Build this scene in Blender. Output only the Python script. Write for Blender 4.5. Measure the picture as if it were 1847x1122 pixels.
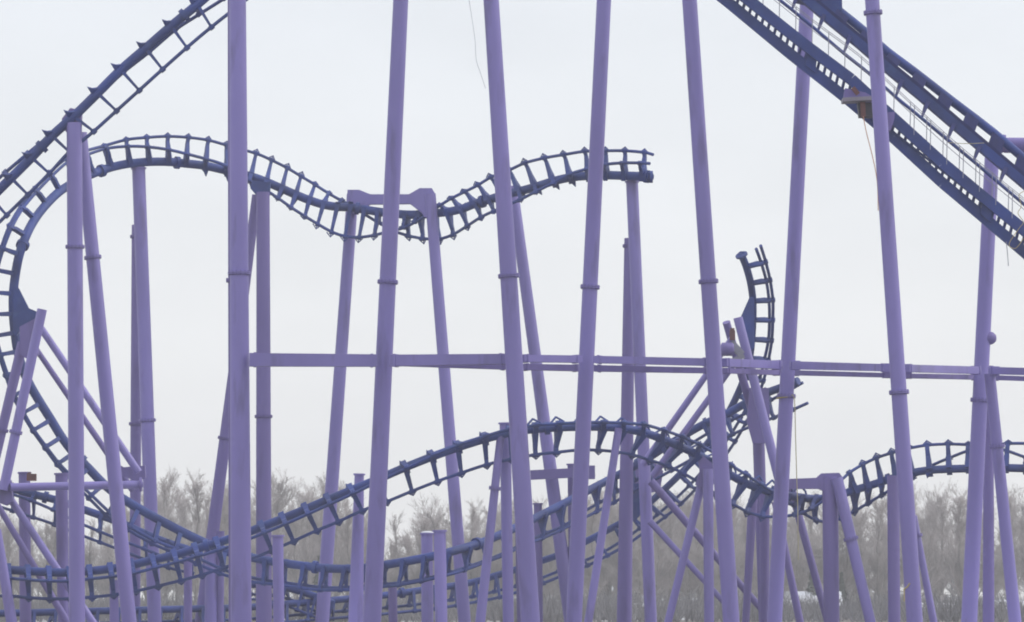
import bpy, math, random
from mathutils import Vector, Matrix
R = math.radians
scene = bpy.context.scene
for o in list(bpy.data.objects):
    bpy.data.objects.remove(o)
col = scene.collection

# ------------------------------------------------------------------ camera
PW, PH, F = 1847.0, 1122.0, 6570.0
HOR = 1080.0                      # row of the horizon in the photograph
CAMZ = 1.7
PITCH = math.atan((HOR - PH/2)/F)
cam_d = bpy.data.cameras.new('camera')
cam = bpy.data.objects.new('camera', cam_d)
col.objects.link(cam)
cam.location = (0, 0, CAMZ)
cam.rotation_euler = (math.pi/2 + PITCH, 0, 0)
cam_d.sensor_width = 36
cam_d.lens = F/PW*36
cam_d.clip_start = 1
cam_d.clip_end = 6000
cam_d.dof.use_dof = True          # long lens focused on the front columns
cam_d.dof.focus_distance = 135
cam_d.dof.aperture_fstop = 4.0
scene.camera = cam

# ------------------------------------------------------------------ sky, sun, exposure
SUN_EL, SUN_AZ = 36, 82          # azimuth clockwise from +Y (view direction)
w = bpy.data.worlds.new('World')
scene.world = w
w.use_nodes = True
nt = w.node_tree
nt.nodes.clear()
N, L = nt.nodes.new, nt.links.new
out = N('ShaderNodeOutputWorld')
bg = N('ShaderNodeBackground')
sky = N('ShaderNodeTexSky')
sky.sky_type = 'NISHITA'
sky.sun_disc = False
sky.sun_elevation = R(SUN_EL)
sky.sun_rotation = R(SUN_AZ)
sky.dust_density = 4
tc = N('ShaderNodeTexCoord')
sep = N('ShaderNodeSeparateXYZ')
L(tc.outputs['Generated'], sep.inputs[0])
ramp = N('ShaderNodeValToRGB')    # overcast: brighter towards the zenith
L(sep.outputs['Z'], ramp.inputs[0])
e = ramp.color_ramp.elements
e[0].position = 0.0; e[0].color = (9.85, 9.85, 9.7, 1)
e[1].position = 0.17; e[1].color = (9.35, 9.75, 10.3, 1)
m = ramp.color_ramp.elements.new(0.07); m.color = (9.7, 9.85, 9.95, 1)
m = ramp.color_ramp.elements.new(1.0); m.color = (13.5, 13.9, 15.0, 1)
noi = N('ShaderNodeTexNoise')
noi.inputs['Scale'].default_value = 9
noi.inputs['Detail'].default_value = 4
mp = N('ShaderNodeMapping')
mp.inputs['Scale'].default_value = (1, 1, 2.5)
L(tc.outputs['Generated'], mp.inputs[0])
L(mp.outputs[0], noi.inputs['Vector'])
mr = N('ShaderNodeMapRange')
mr.inputs['From Min'].default_value = 0.3; mr.inputs['From Max'].default_value = 0.7
mr.inputs['To Min'].default_value = 0.955; mr.inputs['To Max'].default_value = 1.04
L(noi.outputs['Fac'], mr.inputs['Value'])
mul = N('ShaderNodeVectorMath'); mul.operation = 'SCALE'
L(ramp.outputs[0], mul.inputs[0]); L(mr.outputs[0], mul.inputs['Scale'])
mix = N('ShaderNodeMix'); mix.data_type = 'RGBA'
mix.inputs['Factor'].default_value = 0.9
L(sky.outputs[0], mix.inputs['A']); L(mul.outputs[0], mix.inputs['B'])
L(mix.outputs['Result'], bg.inputs['Color'])
bg.inputs['Strength'].default_value = 0.1
L(bg.outputs[0], out.inputs['Surface'])

sd = bpy.data.lights.new('sun', 'SUN')
sun = bpy.data.objects.new('sun', sd)
col.objects.link(sun)
sd.energy = 1.3
sd.angle = R(20)
sd.color = (1.0, 0.95, 0.88)
az = R(SUN_AZ)
dirv = Vector((math.sin(az)*math.cos(R(SUN_EL)), math.cos(az)*math.cos(R(SUN_EL)), math.sin(R(SUN_EL))))
sun.rotation_euler = dirv.to_track_quat('Z', 'Y').to_euler()
sun.location = (60, -60, 80)

scene.view_settings.view_transform = 'Standard'
scene.view_settings.look = 'None'
scene.view_settings.exposure = 0.0
scene.view_settings.gamma = 1.0
scene.cycles.filter_width = 1.9
scene.cycles.volume_bounces = 2
scene.cycles.max_bounces = 6

# ------------------------------------------------------------------ materials
def mat(name, base, rough=0.6, var=0.12, scale=3.0, stretch=(1, 1, 1), bump=0.0, dark=None, darkamt=0.0, metal=0.0):
    m = bpy.data.materials.new(name)
    m.use_nodes = True
    t = m.node_tree
    b = t.nodes['Principled BSDF']
    tcx = t.nodes.new('ShaderNodeTexCoord')
    mpx = t.nodes.new('ShaderNodeMapping'); mpx.inputs['Scale'].default_value = stretch
    t.links.new(tcx.outputs['Object'], mpx.inputs[0])
    n = t.nodes.new('ShaderNodeTexNoise'); n.inputs['Scale'].default_value = scale
    n.inputs['Detail'].default_value = 6
    t.links.new(mpx.outputs[0], n.inputs['Vector'])
    cr = t.nodes.new('ShaderNodeValToRGB')
    c = Vector(base)
    cr.color_ramp.elements[0].position = 0.3
    cr.color_ramp.elements[0].color = (*(c*(1-var)), 1)
    cr.color_ramp.elements[1].position = 0.7
    cr.color_ramp.elements[1].color = (*(c*(1+var)), 1)
    t.links.new(n.outputs['Fac'], cr.inputs[0])
    last = cr.outputs[0]
    if dark:
        n2 = t.nodes.new('ShaderNodeTexNoise'); n2.inputs['Scale'].default_value = scale*2.7
        n2.inputs['Detail'].default_value = 8
        t.links.new(mpx.outputs[0], n2.inputs['Vector'])
        r2 = t.nodes.new('ShaderNodeMapRange')
        r2.inputs['From Min'].default_value = 0.56; r2.inputs['From Max'].default_value = 0.7
        r2.inputs['To Max'].default_value = darkamt
        t.links.new(n2.outputs['Fac'], r2.inputs['Value'])
        mx = t.nodes.new('ShaderNodeMix'); mx.data_type = 'RGBA'
        t.links.new(r2.outputs[0], mx.inputs['Factor'])
        t.links.new(last, mx.inputs['A']); mx.inputs['B'].default_value = (*dark, 1)
        last = mx.outputs['Result']
    t.links.new(last, b.inputs['Base Color'])
    b.inputs['Roughness'].default_value = rough
    b.inputs['Metallic'].default_value = metal
    if bump:
        bp = t.nodes.new('ShaderNodeBump'); bp.inputs['Strength'].default_value = bump
        t.links.new(n.outputs['Fac'], bp.inputs['Height'])
        t.links.new(bp.outputs[0], b.inputs['Normal'])
    return m

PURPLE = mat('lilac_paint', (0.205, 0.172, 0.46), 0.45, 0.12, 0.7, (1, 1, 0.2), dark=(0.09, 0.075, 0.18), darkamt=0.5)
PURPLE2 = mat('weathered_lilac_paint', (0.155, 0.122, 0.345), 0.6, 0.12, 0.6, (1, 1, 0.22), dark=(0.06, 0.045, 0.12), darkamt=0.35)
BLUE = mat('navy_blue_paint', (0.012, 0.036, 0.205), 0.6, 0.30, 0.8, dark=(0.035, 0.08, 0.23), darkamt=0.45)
NAVY = mat('shaded_navy_steel', (0.010, 0.016, 0.11), 0.85, 0.2)  # darkened copy of the navy paint, with shade put into the colour
DARK = mat('dark_steel', (0.035, 0.035, 0.06), 0.6, 0.2)
GALV = mat('galvanised_steel', (0.26, 0.26, 0.33), 0.5, 0.12, metal=0.3)
PLATE = mat('platform_steel', (0.24, 0.22, 0.27), 0.6, 0.12)
RUST = mat('orange_primer', (0.13, 0.05, 0.05), 0.8, 0.3, 2)
ROPE_BEIGE = mat('beige_rope', (0.42, 0.38, 0.24), 0.9, 0.1)
YELLOW = mat('yellow_webbing', (0.42, 0.34, 0.14), 0.8, 0.1)
ORANGE = mat('orange_cord', (0.5, 0.24, 0.14), 0.8, 0.1)
BARK = mat('winter_bark', (0.20, 0.18, 0.17), 0.95, 0.3, 1.0)
TWIG = mat('hazed_frosty_twigs', (0.36, 0.325, 0.315), 0.95, 0.5, 0.35)  # some frost; much of the paleness is distance haze put into the colour
WOODM = mat('far_wood_bark', (0.17, 0.165, 0.175), 0.95, 0.5, 0.08)
EVERG = mat('evergreen_needles', (0.045, 0.06, 0.045), 0.95, 0.4, 1.0)
SNOWR = mat('roof_snow', (0.72, 0.73, 0.77), 0.7, 0.05, 1.0)
WALL = mat('house_siding', (0.30, 0.27, 0.26), 0.8, 0.1, 1.0)
WALL2 = mat('pale_siding', (0.42, 0.42, 0.44), 0.8, 0.1, 1.0)
GLASSD = mat('dark_window', (0.03, 0.035, 0.045), 0.15, 0.1)
EARTH = mat('wooded_hill_soil', (0.13, 0.115, 0.10), 0.95, 0.3, 0.05, dark=(0.55, 0.56, 0.6), darkamt=0.6)

def ground_mat():
    m = mat('snowy_ground', (0.11, 0.095, 0.085), 0.95, 0.35, 0.3)
    t = m.node_tree
    b = t.nodes['Principled BSDF']
    tcx = t.nodes.new('ShaderNodeTexCoord')
    n = t.nodes.new('ShaderNodeTexNoise'); n.inputs['Scale'].default_value = 0.045; n.inputs['Detail'].default_value = 9
    t.links.new(tcx.outputs['Object'], n.inputs['Vector'])
    r2 = t.nodes.new('ShaderNodeMapRange')
    r2.inputs['From Min'].default_value = 0.55; r2.inputs['From Max'].default_value = 0.6
    t.links.new(n.outputs['Fac'], r2.inputs['Value'])
    mx = t.nodes.new('ShaderNodeMix'); mx.data_type = 'RGBA'
    t.links.new(r2.outputs[0], mx.inputs['Factor'])
    src = b.inputs['Base Color'].links[0].from_socket
    t.links.new(src, mx.inputs['A']); mx.inputs['B'].default_value = (0.5, 0.51, 0.54, 1)
    t.links.new(mx.outputs['Result'], b.inputs['Base Color'])
    return m
GROUND = ground_mat()

# ------------------------------------------------------------------ helpers
_cp, _sp = math.cos(PITCH), math.sin(PITCH)
def at(x, y, D):
    """point of the place seen in direction (x, y) of the photograph, D metres ahead"""
    cx, cy = (x - PW/2)/F, (PH/2 - y)/F
    d = Vector((cx, _cp - cy*_sp, _sp + cy*_cp))
    return Vector((0, 0, CAMZ)) + d*(D/d.y)
def mpp(D):
    return D/F           # metres per photo pixel at distance D

class MB:
    def __init__(s):
        s.v = []; s.f = []; s.smooth = []
    def add(s, vs, fs, sm=False):
        k = len(s.v)
        s.v += [tuple(p) for p in vs]
        s.f += [tuple(i+k for i in f) for f in fs]
        s.smooth += [sm]*len(fs)
    def tube(s, pts, rad, n=12, caps=True):
        pts = [Vector(p) for p in pts]
        if not hasattr(rad, '__len__'): rad = [rad]*len(pts)
        t0 = (pts[1]-pts[0]).normalized()
        ref = Vector((0, 0, 1)) if abs(t0.z) < 0.9 else Vector((0, 1, 0))
        u = t0.cross(ref).normalized()
        vs, fs = [], []
        for i, p in enumerate(pts):
            a = pts[max(i-1, 0)]; b = pts[min(i+1, len(pts)-1)]
            t = (b-a).normalized()
            u = (u - t*u.dot(t)).normalized()
            v = t.cross(u)
            for k in range(n):
                an = 2*math.pi*k/n
                vs.append(p + (u*math.cos(an) + v*math.sin(an))*rad[i])
        for i in range(len(pts)-1):
            for k in range(n):
                a = i*n+k; b = i*n+(k+1) % n
                fs.append((a, b, b+n, a+n))
        s.add(vs, fs, True)
        if caps:
            k0 = len(s.v)
            s.add(vs[:n], [tuple(range(n-1, -1, -1))])
            s.add(vs[-n:], [tuple(range(n))])
    def beam(s, a, b, wd, ht, up=Vector((0, 0, 1)), wd2=None, ht2=None):
        a, b = Vector(a), Vector(b)
        t = (b-a).normalized()
        x = t.cross(up)
        if x.length < 1e-4: x = t.cross(Vector((0, 1, 0)))
        x.normalize(); y = x.cross(t)
        vs = []
        for p, ww, hh in ((a, wd, ht), (b, wd2 or wd, ht2 or ht)):
            for sx, sy in ((-1, -1), (1, -1), (1, 1), (-1, 1)):
                vs.append(p + x*sx*ww/2 + y*sy*hh/2)
        s.add(vs, [(0, 3, 2, 1), (4, 5, 6, 7), (0, 1, 5, 4), (1, 2, 6, 5), (2, 3, 7, 6), (3, 0, 4, 7)])
    def prism(s, poly, off):
        """closed polygon (3D points) extruded by vector off, centred"""
        n = len(poly)
        vs = [Vector(p)-off/2 for p in poly] + [Vector(p)+off/2 for p in poly]
        fs = [tuple(range(n)), tuple(range(2*n-1, n-1, -1))]
        fs += [(i, i+n, (i+1) % n+n, (i+1) % n) for i in range(n)]
        s.add(vs, fs)
    def build(s, name, m, parent=None):
        me = bpy.data.meshes.new(name)
        me.from_pydata(s.v, [], s.f)
        me.polygons.foreach_set('use_smooth', s.smooth)
        me.materials.append(m)
        me.update()
        o = bpy.data.objects.new(name, me)
        col.objects.link(o)
        if parent:
            o.parent = parent
            # parts keep world coordinates: their thing's Empty is the only offset
            o.location = -parent.location if parent.parent is None else (0, 0, 0)
        return o

def tag(o, label=None, cat=None, group=None, kind=None):
    if label: o['label'] = label
    if cat: o['category'] = cat
    if group: o['group'] = group
    if kind: o['kind'] = kind
    return o
def empty(name, loc, label, cat, group=None):
    o = bpy.data.objects.new(name, None)
    col.objects.link(o)
    o.location = loc
    o.empty_display_size = 0.5
    return tag(o, label, cat, group)
def to_ground(a, b):
    """extend the line a->b down to z = 0"""
    d = b-a
    return a + d*((0.0-a.z)/d.z)

def flange_mb(c, axis, r, th=0.1):
    f = MB()
    n = axis.normalized()
    f.tube([c-n*th/2, c-n*0.01], r, 20)
    f.tube([c+n*0.01, c+n*th/2], r, 20)
    return f
def flange_on(c, axis, r, th, m, parent):
    fo = flange_mb(c, axis, r, th).build('flange', m, parent)
    n = axis.normalized()
    ref = n.cross(Vector((0, 1, 0))).normalized(); ref2 = n.cross(ref)
    f = MB()
    for k in range(14):
        a = 2*math.pi*k/14
        p = c + (ref*math.cos(a)+ref2*math.sin(a))*(r*0.9)
        f.tube([p-n*th*0.85, p+n*th*0.85], 0.024, 6)
    f.build('bolt_ring', PURPLE2, fo)

def column(label, top, bot, wt, wb, D, Db=None, flanges=(), m=None, group=None, cap=False, name='support_column', cat='steel column', foot=True, parent=None):
    """pipe column seen from photo point top to bot (bot normally on the lower frame edge), carried on to the ground"""
    m = m or PURPLE
    Db = Db or D
    a, b = at(*top, D), at(*bot, Db)
    ra, rb = wt/2*mpp(D), wb/2*mpp(Db)
    if foot:
        g = to_ground(a, b)
        k = (g-a).length/(b-a).length
        rg = ra + (rb-ra)*min(k, 1.3)
    else:
        g, rg = b, rb
    if parent is None:
        root = empty(name, g, label, cat, group)
    else:
        root = parent
    # wall made of lengths with tiny steps at the flanges
    pm = MB()
    steps = 14
    pts = [a.lerp(g, i/steps) for i in range(steps+1)]
    rs = [ra+(rg-ra)*i/steps for i in range(steps+1)]
    pm.tube(pts, rs, 28)
    pm.build('pipe' if parent is None else 'leg', m, root)
    for fy in flanges:
        t = (fy-top[1])/(bot[1]-top[1])
        c = a.lerp(b, t)
        r = ra+(rb-ra)*t
        flange_on(c, (b-a), r+0.075, 0.085, m, root)
    if cap:
        cp = MB(); ax = (b-a).normalized()
        cp.tube([a-ax*0.04, a+ax*0.03], ra+0.05, 24)
        cp.build('cap_plate', m, root)
    if foot and parent is None:
        fb = MB()
        fb.tube([g+Vector((0, 0, 0.02)), g+Vector((0, 0, 0.08))], rg+0.3, 24)
        fb.build('base_plate', m, root)
    return root

def catmull(P, sub=4):
    out = []
    n = len(P)
    for i in range(n-1):
        p0 = P[max(i-1, 0)]; p1 = P[i]; p2 = P[i+1]; p3 = P[min(i+2, n-1)]
        for k in range(sub):
            t = k/sub
            out.append(0.5*((2*p1)+(p2-p0)*t+(2*p0-5*p1+4*p2-p3)*t*t+(3*p1-p0-3*p2+p3)*t**3))
    out.append(P[-1])
    return out

def track(label, keys, dA, dB, rs=0.2, rr=0.075, fin=None, flanges=(), notie=(), tw=0.14, name='coaster_track', sub=4, hook=0.0, flare=lambda i: 0.29):
    """keys: (sx,sy, ax,ay, bx,by, D[, dA, dB]); spine and two rails through them, one tie per key"""
    S, A, B = [], [], []
    for k in keys:
        D = k[6]
        da = k[7] if len(k) > 7 else dA
        db = k[8] if len(k) > 8 else dB
        S.append(at(k[0], k[1], D)); A.append(at(k[2], k[3], D+da)); B.append(at(k[4], k[5], D+db))
    root = empty(name, S[len(S)//2], label, 'coaster track', None)
    m = MB(); m.tube(catmull(S, sub), rs, 20); spn = m.build('spine', BLUE, root)
    for P in (A, B):
        m = MB(); m.tube(catmull(P, sub), rr, 12); m.build('rail', BLUE, root)
    n = len(S)
    for i in range(n):
        if i in notie: continue
        t = (S[min(i+1, n-1)]-S[max(i-1, 0)]).normalized()
        mid = (A[i]+B[i])/2
        u = (mid-S[i]); u = (u-t*u.dot(t)).normalized()
        tm = MB()
        for P, sg in ((A[i], 1), (B[i], -1)):
            d = P-S[i]; ln = d.length; d.normalize()
            nn = t.cross(d)
            if nn.length < 1e-3: continue
            nn.normalize()
            outw = (P-mid).normalized()
            s0 = nn.dot(outw)
            nn = nn if s0 > 0 else -nn
            # arm outline: wide at the spine, waist, small foot on the rail
            q = [(0.0, flare(i)), (0.55, 0.10), (0.82, 0.07), (1.0, 0.10)]
            bow = [0.0, 0.02, 0.07, 0.0]
            for j in range(3):
                a0 = S[i]+d*ln*q[j][0]+nn*bow[j]; a1 = S[i]+d*ln*q[j+1][0]+nn*bow[j+1]
                tk0 = tw*(1.15-0.35*q[j][0]); tk1 = tw*(1.15-0.35*q[j+1][0])
                vs = []
                for c, hw, tk in ((a0, q[j][1], tk0), (a1, q[j+1][1], tk1)):
                    for sx, sy in ((-1, -1), (1, -1), (1, 1), (-1, 1)):
                        vs.append(c+nn*hw*sx+t*tk/2*sy)
                tm.add(vs, [(0, 3, 2, 1), (4, 5, 6, 7), (0, 1, 5, 4), (1, 2, 6, 5), (2, 3, 7, 6), (3, 0, 4, 7)])
            tm.tube([P-t*0.10+outw*0.02, P+t*0.10+outw*0.02], rr+0.035, 8)
            if hook:
                e0 = P+outw*0.05; tip = P+outw*hook+u*0.10
                tm.tube([e0-t*0.16, tip, e0+t*0.2], 0.03, 5)
                tm.tube([e0-u*0.12, tip], 0.03, 5)
        if fin:
            k, h = fin(i)
            base = S[i]-u*rs*0.6
            if k == 'spike':
                tip = S[i]-u*(rs+h)-t*0.12
                tm.prism([base-t*0.20, base+t*0.22, S[i]-u*(rs+h*0.35)+t*0.0, tip], (t.cross(u)).normalized()*0.10)
            elif k == 'loop':
                tip = S[i]-u*(rs+h)
                tm.tube([base-t*0.42, tip], 0.045, 6)
                tm.tube([tip, S[i]-u*(rs+h*0.35)+t*0.28, base+t*0.34], 0.045, 6)
        tm.build('tie', BLUE, root)
    for i in flanges:
        t = (S[min(i+1, n-1)]-S[max(i-1, 0)]).normalized()
        c = (S[i]+S[min(i+1, n-1)])/2
        f = MB(); f.tube([c-t*0.09, c+t*0.09], rs+0.09, 20)
        f.build('flange', BLUE, spn)
    return root

# ------------------------------------------------------------------ the setting
def setting():
    g = MB()
    nx, ny = 60, 60
    # flat near, gently rising wooded hill far behind the ride
    def hz(x, y):
        k = max(0.0, min(1.0, (y-470)/230)); k = k*k*(3-2*k)
        c = 0.12+0.88*math.exp(-((x-24)/34)**2)
        return k*11*c
    vs, fs = [], []
    xs = [-900+1800*i/nx for i in range(nx+1)]
    ys = [-40+900*((j/ny)) for j in range(ny+1)]
    for y in ys:
        for x in xs:
            vs.append((x, y, hz(x, y)))
    for j in range(ny):
        for i in range(nx):
            a = j*(nx+1)+i
            fs.append((a, a+1, a+nx+2, a+nx+1))
    g.add(vs, fs, True)
    o = g.build('ground', GROUND)
    tag(o, kind='structure')
    return hz
hz = setting()

# ------------------------------------------------------------------ coaster: front lift-hill columns
LG = 'front lift hill columns'
column('thick lilac column at the left end of the long horizontal beam', (427.5, -220), (435, 1122), 29, 38, 124, flanges=(498,))
column('thin left-hand twin column half hidden behind the leftmost thick column', (421, -220), (421.5, 1122), 22, 18, 126, flanges=(511,), m=PURPLE2)
column('lilac column leaning right, first one right of the two parallel columns at left', (733, -220), (671, 1122), 26.5, 33, 125, flanges=(514,))
column('lilac column leaning left whose foot crosses the middle of the lower track', (872, -220), (957, 1122), 27, 34.5, 122, flanges=(503,))
column('lilac column leaning right in front of the cut track end', (1100, -220), (1035, 1122), 26, 29, 125, flanges=(523,))
column('lilac column leaning left just right of the sky gap in the centre', (1229, -220), (1319, 1122), 26.5, 30, 122, flanges=(513,))
column('lilac column with a yellow strap and a rope hanging from it', (1462, -120), (1397, 1122), 25.5, 27, 128, flanges=(718,))
column('tall lilac column crossing in front of the lift track and its platform', (1558, -220), (1650, 1122), 25.5, 29.5, 116, flanges=(26, 712))
column('lilac column with a small ball on its side near the right edge', (1790, 262), (1748, 1122), 26, 29, 128, flanges=(724,))
column('plain upright column squeezed behind the two right-edge columns', (1783, 660), (1783, 1122), 18, 21, 131, m=PURPLE2)
kc = column('thin lilac column leaning left at the far right edge', (1785, 674), (1831, 1122), 20, 23, 126, flanges=(805,))

# ball knob on the right column
b0 = at(1791, 610, 128)
kb = MB()
for ring in range(8):
    pass
kb.tube([b0+Vector((-0.25, 0, 0)), b0+Vector((-0.15, 0, 0)), b0+Vector((0.0, 0, 0)), b0+Vector((0.1, 0, 0)), b0+Vector((0.125, 0, 0))], [0.24, 0.25, 0.21, 0.12, 0.02], 18)
kb.build('end_knob', PURPLE2, kc)

# ------------------------------------------------------------------ long horizontal beams
def beam_thing(label, segs, depth, m=PURPLE, name='cross_beam', ends=True):
    """segs: (x0,y0,D0,h0, x1,y1,D1,h1) in photo pixels"""
    a = at(segs[0][0], segs[0][1], segs[0][2])
    root = empty(name, a, label, 'steel beam')
    for s_ in segs:
        p, q = at(s_[0], s_[1], s_[2]), at(s_[4], s_[5], s_[6])
        b = MB(); b.beam(p, q, depth, s_[3]*mpp(s_[2]), wd2=depth, ht2=s_[7]*mpp(s_[6]))
        b.build('girder', m, root)
        if ends:
            e_ = MB(); t = (q-p).normalized()
            e_.beam(q-t*0.22, q-t*0.14, depth+0.05, (s_[7]+2.5)*mpp(s_[6]))
            e_.beam(p+t*0.14, p+t*0.22, depth+0.05, (s_[3]+2.5)*mpp(s_[2]))
            e_.build('end_plate', m, root)
    return root
beam_thing('upper long lilac beam running across all the tall columns',
    [(450, 649, 123.6, 24, 680, 650.5, 124, 22), (705, 650.5, 124, 21, 914, 647.5, 122.6, 18), (941, 646.5, 122.6, 13, 1046, 648, 124, 13),
     (1072, 648.5, 124, 13, 1281, 653.5, 122.6, 13.5), (1304, 654, 122.6, 14, 1405, 658.5, 126, 15), (1431, 659, 126, 15, 1602, 663.5, 117.4, 13.5),
     (1633, 664.5, 117.4, 13.5, 1762, 668, 126, 13.5), (1789, 668.5, 126, 13.5, 1990, 674, 120, 13.5)], 0.3)
beam_thing('lower long beam running close under the upper one',
    [(706, 656, 127.2, 8, 915, 661, 126, 12), (941, 662, 126, 11, 1046, 664, 127, 11.5),
     (1072, 664.5, 127, 11.5, 1281, 668.5, 126, 10), (1306, 669, 126, 9, 1405, 672, 130.2, 9.5), (1431, 672.5, 130.2, 9.5, 1603, 677, 120, 8.5),
     (1634, 678, 120, 8.5, 1762, 680.5, 130.2, 9), (1789, 681, 130.2, 9, 1990, 688, 124, 9)], 0.26, m=PURPLE2)

# ------------------------------------------------------------------ upper left supports
column('tall lilac column under the top left track, flange two fifths down', (134, 222), (139, 1122), 28, 29, 140, flanges=(447,), m=PURPLE)
column('lilac column leaning left beside the tall left column under the top track', (145, 240), (233, 1122), 24, 27, 142, flanges=(466,), m=PURPLE)
column('lilac column under the first crest of the winding track', (250, 304), (279, 1122), 24, 25, 163, flanges=(760,), cap=True)
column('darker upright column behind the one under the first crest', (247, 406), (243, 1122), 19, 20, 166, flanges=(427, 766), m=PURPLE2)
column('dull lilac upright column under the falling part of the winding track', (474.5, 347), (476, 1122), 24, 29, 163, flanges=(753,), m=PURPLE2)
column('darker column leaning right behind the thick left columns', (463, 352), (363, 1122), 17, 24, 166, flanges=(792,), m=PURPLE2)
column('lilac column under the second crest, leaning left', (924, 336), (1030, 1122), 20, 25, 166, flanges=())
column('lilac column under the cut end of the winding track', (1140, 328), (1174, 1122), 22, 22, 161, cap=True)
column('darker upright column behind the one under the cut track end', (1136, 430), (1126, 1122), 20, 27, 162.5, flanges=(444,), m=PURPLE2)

def portal(label, poly, D, legs, m=PURPLE2, th=0.34, tilt=0.0):
    g = to_ground(at(*legs[0][0], D), at(*legs[0][1], D))
    root = empty('portal_frame', g, label, 'support frame')
    p = MB()
    x0, x1 = poly[0][0], max(q[0] for q in poly)
    p.prism([at(x, y, D+tilt*(1-2*(x-x0)/(x1-x0))) for x, y in poly], Vector((0, th, 0)))
    p.build('crossbeam', m, root)
    for j, (t, b, wt, wb, fl) in enumerate(legs):
        column(None, t, b, wt, wb, D+0.02+tilt*(1-2*j), flanges=fl, m=m, parent=root)
    return root
portal('lilac gate-shaped frame straddling the dip of the winding track',
       [(627, 343), (648, 343), (668, 351), (738, 351), (757, 340), (779, 340), (785, 350), (787, 392), (766, 392), (761, 384), (740, 368), (668, 369), (655, 378), (647, 385), (626, 385)], 165,
       [((636, 350), (581, 1122), 21, 25, ()), ((776, 350), (838, 1122), 20, 23, ())], m=PURPLE, tilt=1.5)
portal('dull lilac gate-shaped frame over the dip of the lower track at right',
       [(1421, 864), (1472, 862), (1481, 854), (1513, 853), (1520, 862), (1524, 888), (1500, 892), (1476, 882), (1421, 882)], 151.3,
       [((1497, 860), (1500, 1122), 29, 28, ())])
column('lilac brace leaning left from the right gate-shaped frame, with flange', (1509, 862), (1570, 1122), 22, 19, 150.9, flanges=(972,))
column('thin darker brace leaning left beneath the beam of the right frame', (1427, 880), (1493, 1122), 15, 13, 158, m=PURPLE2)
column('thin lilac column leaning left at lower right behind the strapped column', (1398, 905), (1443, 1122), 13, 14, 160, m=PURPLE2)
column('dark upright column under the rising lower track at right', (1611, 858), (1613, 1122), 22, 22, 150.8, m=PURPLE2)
column('thin lilac leg leaning left behind the tall right-hand column', (1648, 930), (1684, 1122), 12, 14, 156, flanges=(966,))

# ------------------------------------------------------------------ lower supports
column('lilac column whose square head stands above the rising lower track', (648, 856), (642, 1122), 17, 28, 148.5, cap=True)
column('short lilac column below the lower rail, left of the middle', (501, 967), (503, 1122), 20, 20, 143, cap=True)
column('short lilac column in front of the low curving track, taller of a pair', (793, 958), (796, 1122), 22, 22, 146, cap=True)
column('short column with a snowy top behind the pair near the middle', (770, 963), (771, 1122), 21, 22, 158, cap=True)
column('lilac column under the highest part of the lower track at left', (911, 764), (917, 1122), 20, 20, 148, cap=True)
column('thin lilac leg leaning right from the crest support of the lower track', (904, 778), (866, 1122), 14, 18, 147, flanges=(881,))
column('dark column half hidden between two lilac columns near the crest', (933, 840), (940, 1122), 12, 15, 156, m=PURPLE2)
column('column with bracket arm carrying the curving track behind', (1030, 838), (1034, 1122), 13, 14, 166, m=PURPLE2, cap=True)
column('stub-headed column just below the left end of the bracket arm', (970, 909), (972, 1122), 15, 15, 166, m=PURPLE2, cap=True)
column('lilac leg leaning right under the middle crest of the lower track', (1116, 772), (1061, 1122), 14, 15, 148)
column('thin upright lilac column under the falling lower track', (1277, 846), (1279, 1122), 19, 18, 149.5)
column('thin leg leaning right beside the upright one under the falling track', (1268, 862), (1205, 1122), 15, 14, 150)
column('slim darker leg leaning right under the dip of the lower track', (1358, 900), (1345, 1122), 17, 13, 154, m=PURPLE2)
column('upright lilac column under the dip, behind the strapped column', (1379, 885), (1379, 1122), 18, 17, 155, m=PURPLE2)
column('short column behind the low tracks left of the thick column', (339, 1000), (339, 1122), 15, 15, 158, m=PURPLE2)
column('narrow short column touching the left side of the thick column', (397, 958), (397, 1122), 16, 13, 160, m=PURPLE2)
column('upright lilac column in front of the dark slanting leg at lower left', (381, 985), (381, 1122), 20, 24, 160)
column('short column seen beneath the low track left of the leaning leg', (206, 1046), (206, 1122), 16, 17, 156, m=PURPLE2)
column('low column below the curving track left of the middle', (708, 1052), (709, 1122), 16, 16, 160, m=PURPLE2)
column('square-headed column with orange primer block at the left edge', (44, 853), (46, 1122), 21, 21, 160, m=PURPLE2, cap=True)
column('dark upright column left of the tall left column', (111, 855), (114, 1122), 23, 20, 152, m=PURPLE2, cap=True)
column('lilac leg leaning left at the lower left corner', (-6, 955), (21, 1122), 16, 20, 146)

ob = MB(); p = at(57, 861, 158)
ob.beam(p+Vector((-.2, 0, 0)), p+Vector((.2, 0, 0)), .3, .3)
ob.tube([p+Vector((-.1, 0, .1)), p+Vector((-.1, 0, .22))], .08, 10)
tag(ob.build('primer_block', RUST), 'small orange-brown block beside the square column head', 'steel block')

sc = at(771, 962, 158); sm = MB(); sm.tube([sc+Vector((0, 0, .02)), sc+Vector((0, 0, .07)), sc+Vector((0, 0, .1))], [.27, .26, .1], 16)
tag(sm.build('snow_cap', mat('fresh_snow', (.8, .81, .84), .7, .03)), 'thin white snow lying on the short column near the middle', 'snow')
# bracket arm of the curving track
br = empty('bracket_arm', at(1030, 856, 165), 'horizontal lilac arm joining columns behind the middle crest', 'steel beam')
b = MB(); b.beam(at(957, 857, 165), at(1073, 851, 165), .4, 17*mpp(165)); b.build('arm', PURPLE2, br)
b = MB(); b.beam(at(1062, 852, 164.9), at(1073, 852, 164.9), .6, 24*mpp(165)); b.build('end_plate', PURPLE2, br)

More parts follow.
